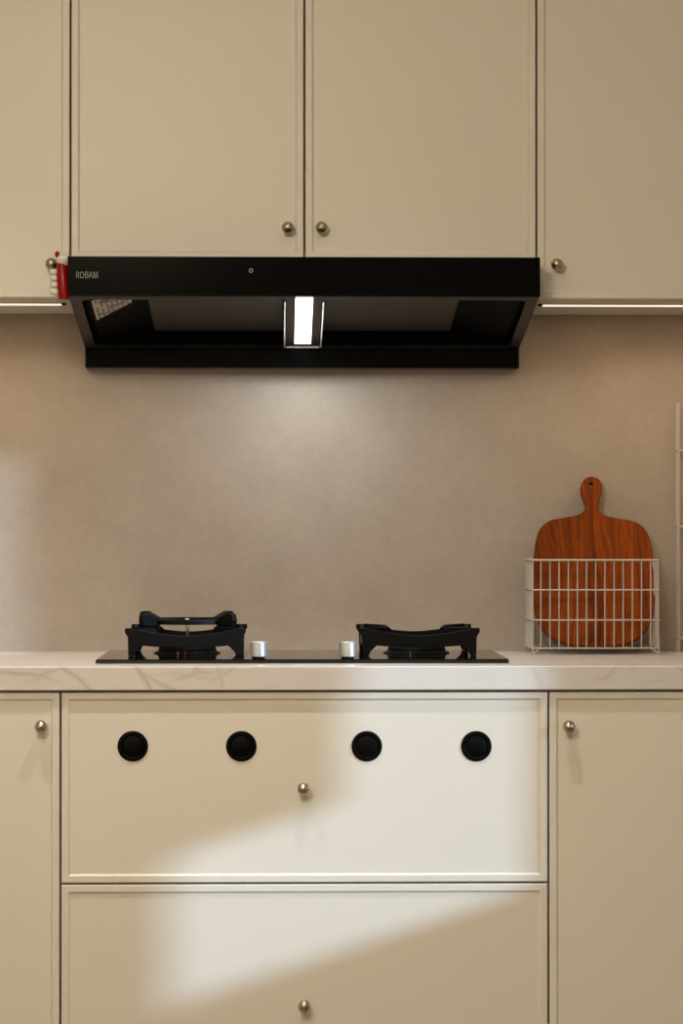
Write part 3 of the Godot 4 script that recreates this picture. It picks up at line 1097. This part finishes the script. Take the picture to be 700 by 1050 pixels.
func build_board() -> void:
	# leans back against the wall: the plane of its front face
	var th := 0.018
	var foot := Vector3(0, TOP + 0.0155, 0.150)
	var lean := atan2(0.126, 0.352)
	var up := Vector3(0, cos(lean), -sin(lean))
	var nrm := Vector3(0, sin(lean), cos(lean))
	var plane := Plane(nrm, foot)
	var raw := [[606.5, 488], [600.5, 489.6], [596.6, 494], [595.2, 500], [596.2, 507], [598.6, 513], [600, 518], [599.6, 522], [596.5, 525.6], [590, 528.4], [578, 530.3], [566, 532.2], [558.5, 536], [553, 542], [550, 550], [548, 562], [547, 578], [546.4, 598], [546.8, 615], [549, 630], [553.5, 642], [561, 651], [572, 657.3], [588, 661.8], [606, 663.6], [625, 663.2], [642, 660.2], [655, 654.5], [664, 646], [669, 634], [671.4, 618], [671.6, 600], [670.6, 580], [668.6, 563], [666, 551], [661.5, 542], [654.5, 535.8], [645, 532.8], [633, 531], [622, 528.8], [616, 525.5], [613.6, 521.5], [613.6, 517], [615.2, 511], [617, 504.5], [617.4, 498], [615.8, 492.8], [612, 489.4]]
	var org := cast(609, 664, plane)
	var p := PackedVector2Array()
	for r in raw:
		var q := cast(r[0], r[1], plane) - org
		p.append(Vector2(q.x, q.dot(up)))
	# smooth the outline once
	var sm := PackedVector2Array()
	for i in p.size():
		var nx := p[(i + 1) % p.size()]
		sm.append(p[i] * 0.75 + nx * 0.25)
		sm.append(p[i] * 0.25 + nx * 0.75)
	var o := thing("bread_board", "dark reddish wooden bread board with a round handle hole standing in the wire basket", "bread board", org - nrm * th)
	var basis := Basis(Vector3(1, 0, 0), up, nrm)
	# the handle hole is cut by a seam from the top of the handle
	var hc := cast(605.6, 496.8, plane) - org
	var hole := Vector2(hc.x, hc.dot(up))
	var hr := 0.0052
	var best := 0
	for i in sm.size():
		if sm[i].y > sm[best].y:
			best = i
	var body := PackedVector2Array()
	for i in sm.size():
		body.append(sm[(best + i) % sm.size()])
	var st := begin()
	board_mesh(st, body, hole, hr, th, basis)
	var m := wood_material()
	m.uv1_scale = Vector3(1.0 / 0.27, -1.0 / 0.40, 1)
	m.uv1_offset = Vector3(0.5, 1.0, 0)
	part("board", st, m, o)

func board_mesh(st: SurfaceTool, outline: PackedVector2Array, hole: Vector2, hr: float, th: float, b: Basis) -> void:
	var xf := Transform3D(b, Vector3.ZERO)
	var c := 0.003
	var inner := inset(outline, c)
	var circ := PackedVector2Array()
	for k in 20:
		var a := TAU * k / 20.0
		circ.append(hole + Vector2(cos(a), sin(a)) * hr)
	# keyholed polygon for the two flat faces
	var start := 0
	var area := 0.0
	for i in inner.size():
		area += inner[i].cross(inner[(i + 1) % inner.size()])
	var key := PackedVector2Array()
	for i in inner.size():
		key.append(inner[i])
	key.append(inner[0] + Vector2(1e-5, 0))
	var hs := 5
	for k in 21:
		var idx := (hs - k + 40) % 20 if area > 0.0 else (hs + k) % 20
		key.append(circ[idx] + (Vector2(1e-5, 0) if k == 0 else Vector2.ZERO))
	var tri := Geometry2D.triangulate_polygon(key)
	for face in 2:
		var z := th if face == 1 else 0.0
		for i in range(0, tri.size(), 3):
			var pts := []
			var uv := []
			for k in 3:
				var v := key[tri[i + k]]
				pts.append(xf * Vector3(v.x, v.y, z))
				uv.append(v)
			poly(st, pts, b * Vector3(0, 0, 1 if face == 1 else -1), uv)
	var s := 1.0 if area > 0.0 else -1.0
	var n := outline.size()
	st.set_smooth_group(2)
	var lv := [[inner, 0.0], [outline, c], [outline, th - c], [inner, th]]
	for l in 3:
		for i in n:
			var j := (i + 1) % n
			var e := outline[j] - outline[i]
			var out := (Vector3(e.y, -e.x, 0) * s).normalized() + Vector3(0, 0, l - 1)
			var pa: PackedVector2Array = lv[l][0]
			var pb: PackedVector2Array = lv[l + 1][0]
			poly(st, [xf * Vector3(pa[i].x, pa[i].y, lv[l][1]), xf * Vector3(pa[j].x, pa[j].y, lv[l][1]), xf * Vector3(pb[j].x, pb[j].y, lv[l + 1][1]), xf * Vector3(pb[i].x, pb[i].y, lv[l + 1][1])], b * out, [pa[i], pa[j], pb[j], pb[i]])
	st.set_smooth_group(3)
	for k in 20:
		var u := circ[k]
		var v := circ[(k + 1) % 20]
		poly(st, [xf * Vector3(u.x, u.y, 0), xf * Vector3(v.x, v.y, 0), xf * Vector3(v.x, v.y, th), xf * Vector3(u.x, u.y, th)], b * Vector3(hole.x - u.x, hole.y - u.y, 0), [u, v, v, u])
	st.set_smooth_group(-1)

func build_rack() -> void:
	var z0 := 0.015
	var z1 := 0.040
	var x0 := at(695.8, 500, z1).x
	var x1 := x0 + 0.30
	var yt := at(696, 413, z1).y
	var ctr := Vector3((x0 + x1) / 2, TOP, (z0 + z1) / 2)
	var o := thing("wire_rack", "tall white wire rack beside the bread board basket", "rack", ctr)
	for x in [x0, x1]:
		for z in [z0, z1]:
			var st := begin()
			tube(st, [Vector3(x, TOP, z), Vector3(x, yt, z)], 0.0026, 10)
			wpart("upright", st, M.wire, o)
	for py in [462.0, 540.0, 655.0]:
		var y := at(696, py, z1).y
		var st := begin()
		tube(st, loop(x0, x1, z0, z1, y, 0.004), 0.0026, 8, true)
		wpart("rail", st, M.wire, o)
		if py > 500.0:
			st = begin()
			tube(st, [Vector3.ZERO, Vector3(0, 0, z1 - z0)], 0.0014, 8)
			var fl := finish(st)
			for k in range(1, 14):
				put("shelf_wire", fl, M.wire, o, Vector3(lerpf(x0, x1, k / 14.0), y, z0) - ctr)

# ------------------------------------------------------------------ main
const DOWNLIGHTS := [Vector3(0.12, 2.598, 1.19), Vector3(-0.72, 2.598, 1.19)]
const FILL_PANEL_AT := Vector3(-0.55, 2.595, 4.1)
const SPOT_ENERGY := 1.3
const FILL_LANTERN_AT := Vector3(-0.55, 2.22, 3.2)
const FILL_LANTERN_ENERGY := 1.72
const FILL_PANEL_ENERGY := 3.0
const STRIP_ENERGY := 0.085
const HOOD_ENERGY := 0.19

func _ready() -> void:
	var cam := Camera3D.new()
	cam.name = "camera"
	add_child(cam)
	cam.position = CAM
	cam.rotation = Vector3(PITCH, YAW, 0)
	cam.fov = rad_to_deg(2.0 * atan(525.0 / FOCAL))
	cam.near = 0.05
	cam.far = 200.0
	cam.current = true
	var we := WorldEnvironment.new()
	we.name = "environment"
	var env := Environment.new()
	env.background_mode = Environment.BG_SKY
	var sky := Sky.new()
	var ps := ProceduralSkyMaterial.new()
	ps.sky_top_color = Color(0.50, 0.62, 0.78)
	ps.sky_horizon_color = Color(0.80, 0.84, 0.88)
	ps.ground_bottom_color = Color(0.35, 0.33, 0.30)
	ps.ground_horizon_color = Color(0.62, 0.62, 0.60)
	sky.sky_material = ps
	env.sky = sky
	env.tonemap_mode = Environment.TONE_MAPPER_LINEAR
	env.tonemap_exposure = 1.0
	env.sdfgi_enabled = true
	env.ssao_enabled = true
	env.ssil_enabled = true
	we.environment = env
	add_child(we)
	var sun := DirectionalLight3D.new()
	sun.name = "sun"
	add_child(sun)
	sun.look_at_from_position(Vector3(1.68, 0.5376, 1.0), Vector3.ZERO)
	sun.light_angular_distance = 1.2
	sun.light_color = Color(0.76, 0.88, 1.0)
	sun.light_energy = 1.5
	sun.shadow_enabled = true

	make_materials()
	make_knob_mesh()
	build_room()
	build_ceiling_lamps()
	build_base_units()
	build_worktop()
	build_wall_units()
	build_hood()
	build_hob()
	build_pan_supports()
	build_wok_ring()
	build_basket()
	build_board()
	build_rack()
	build_ornament()
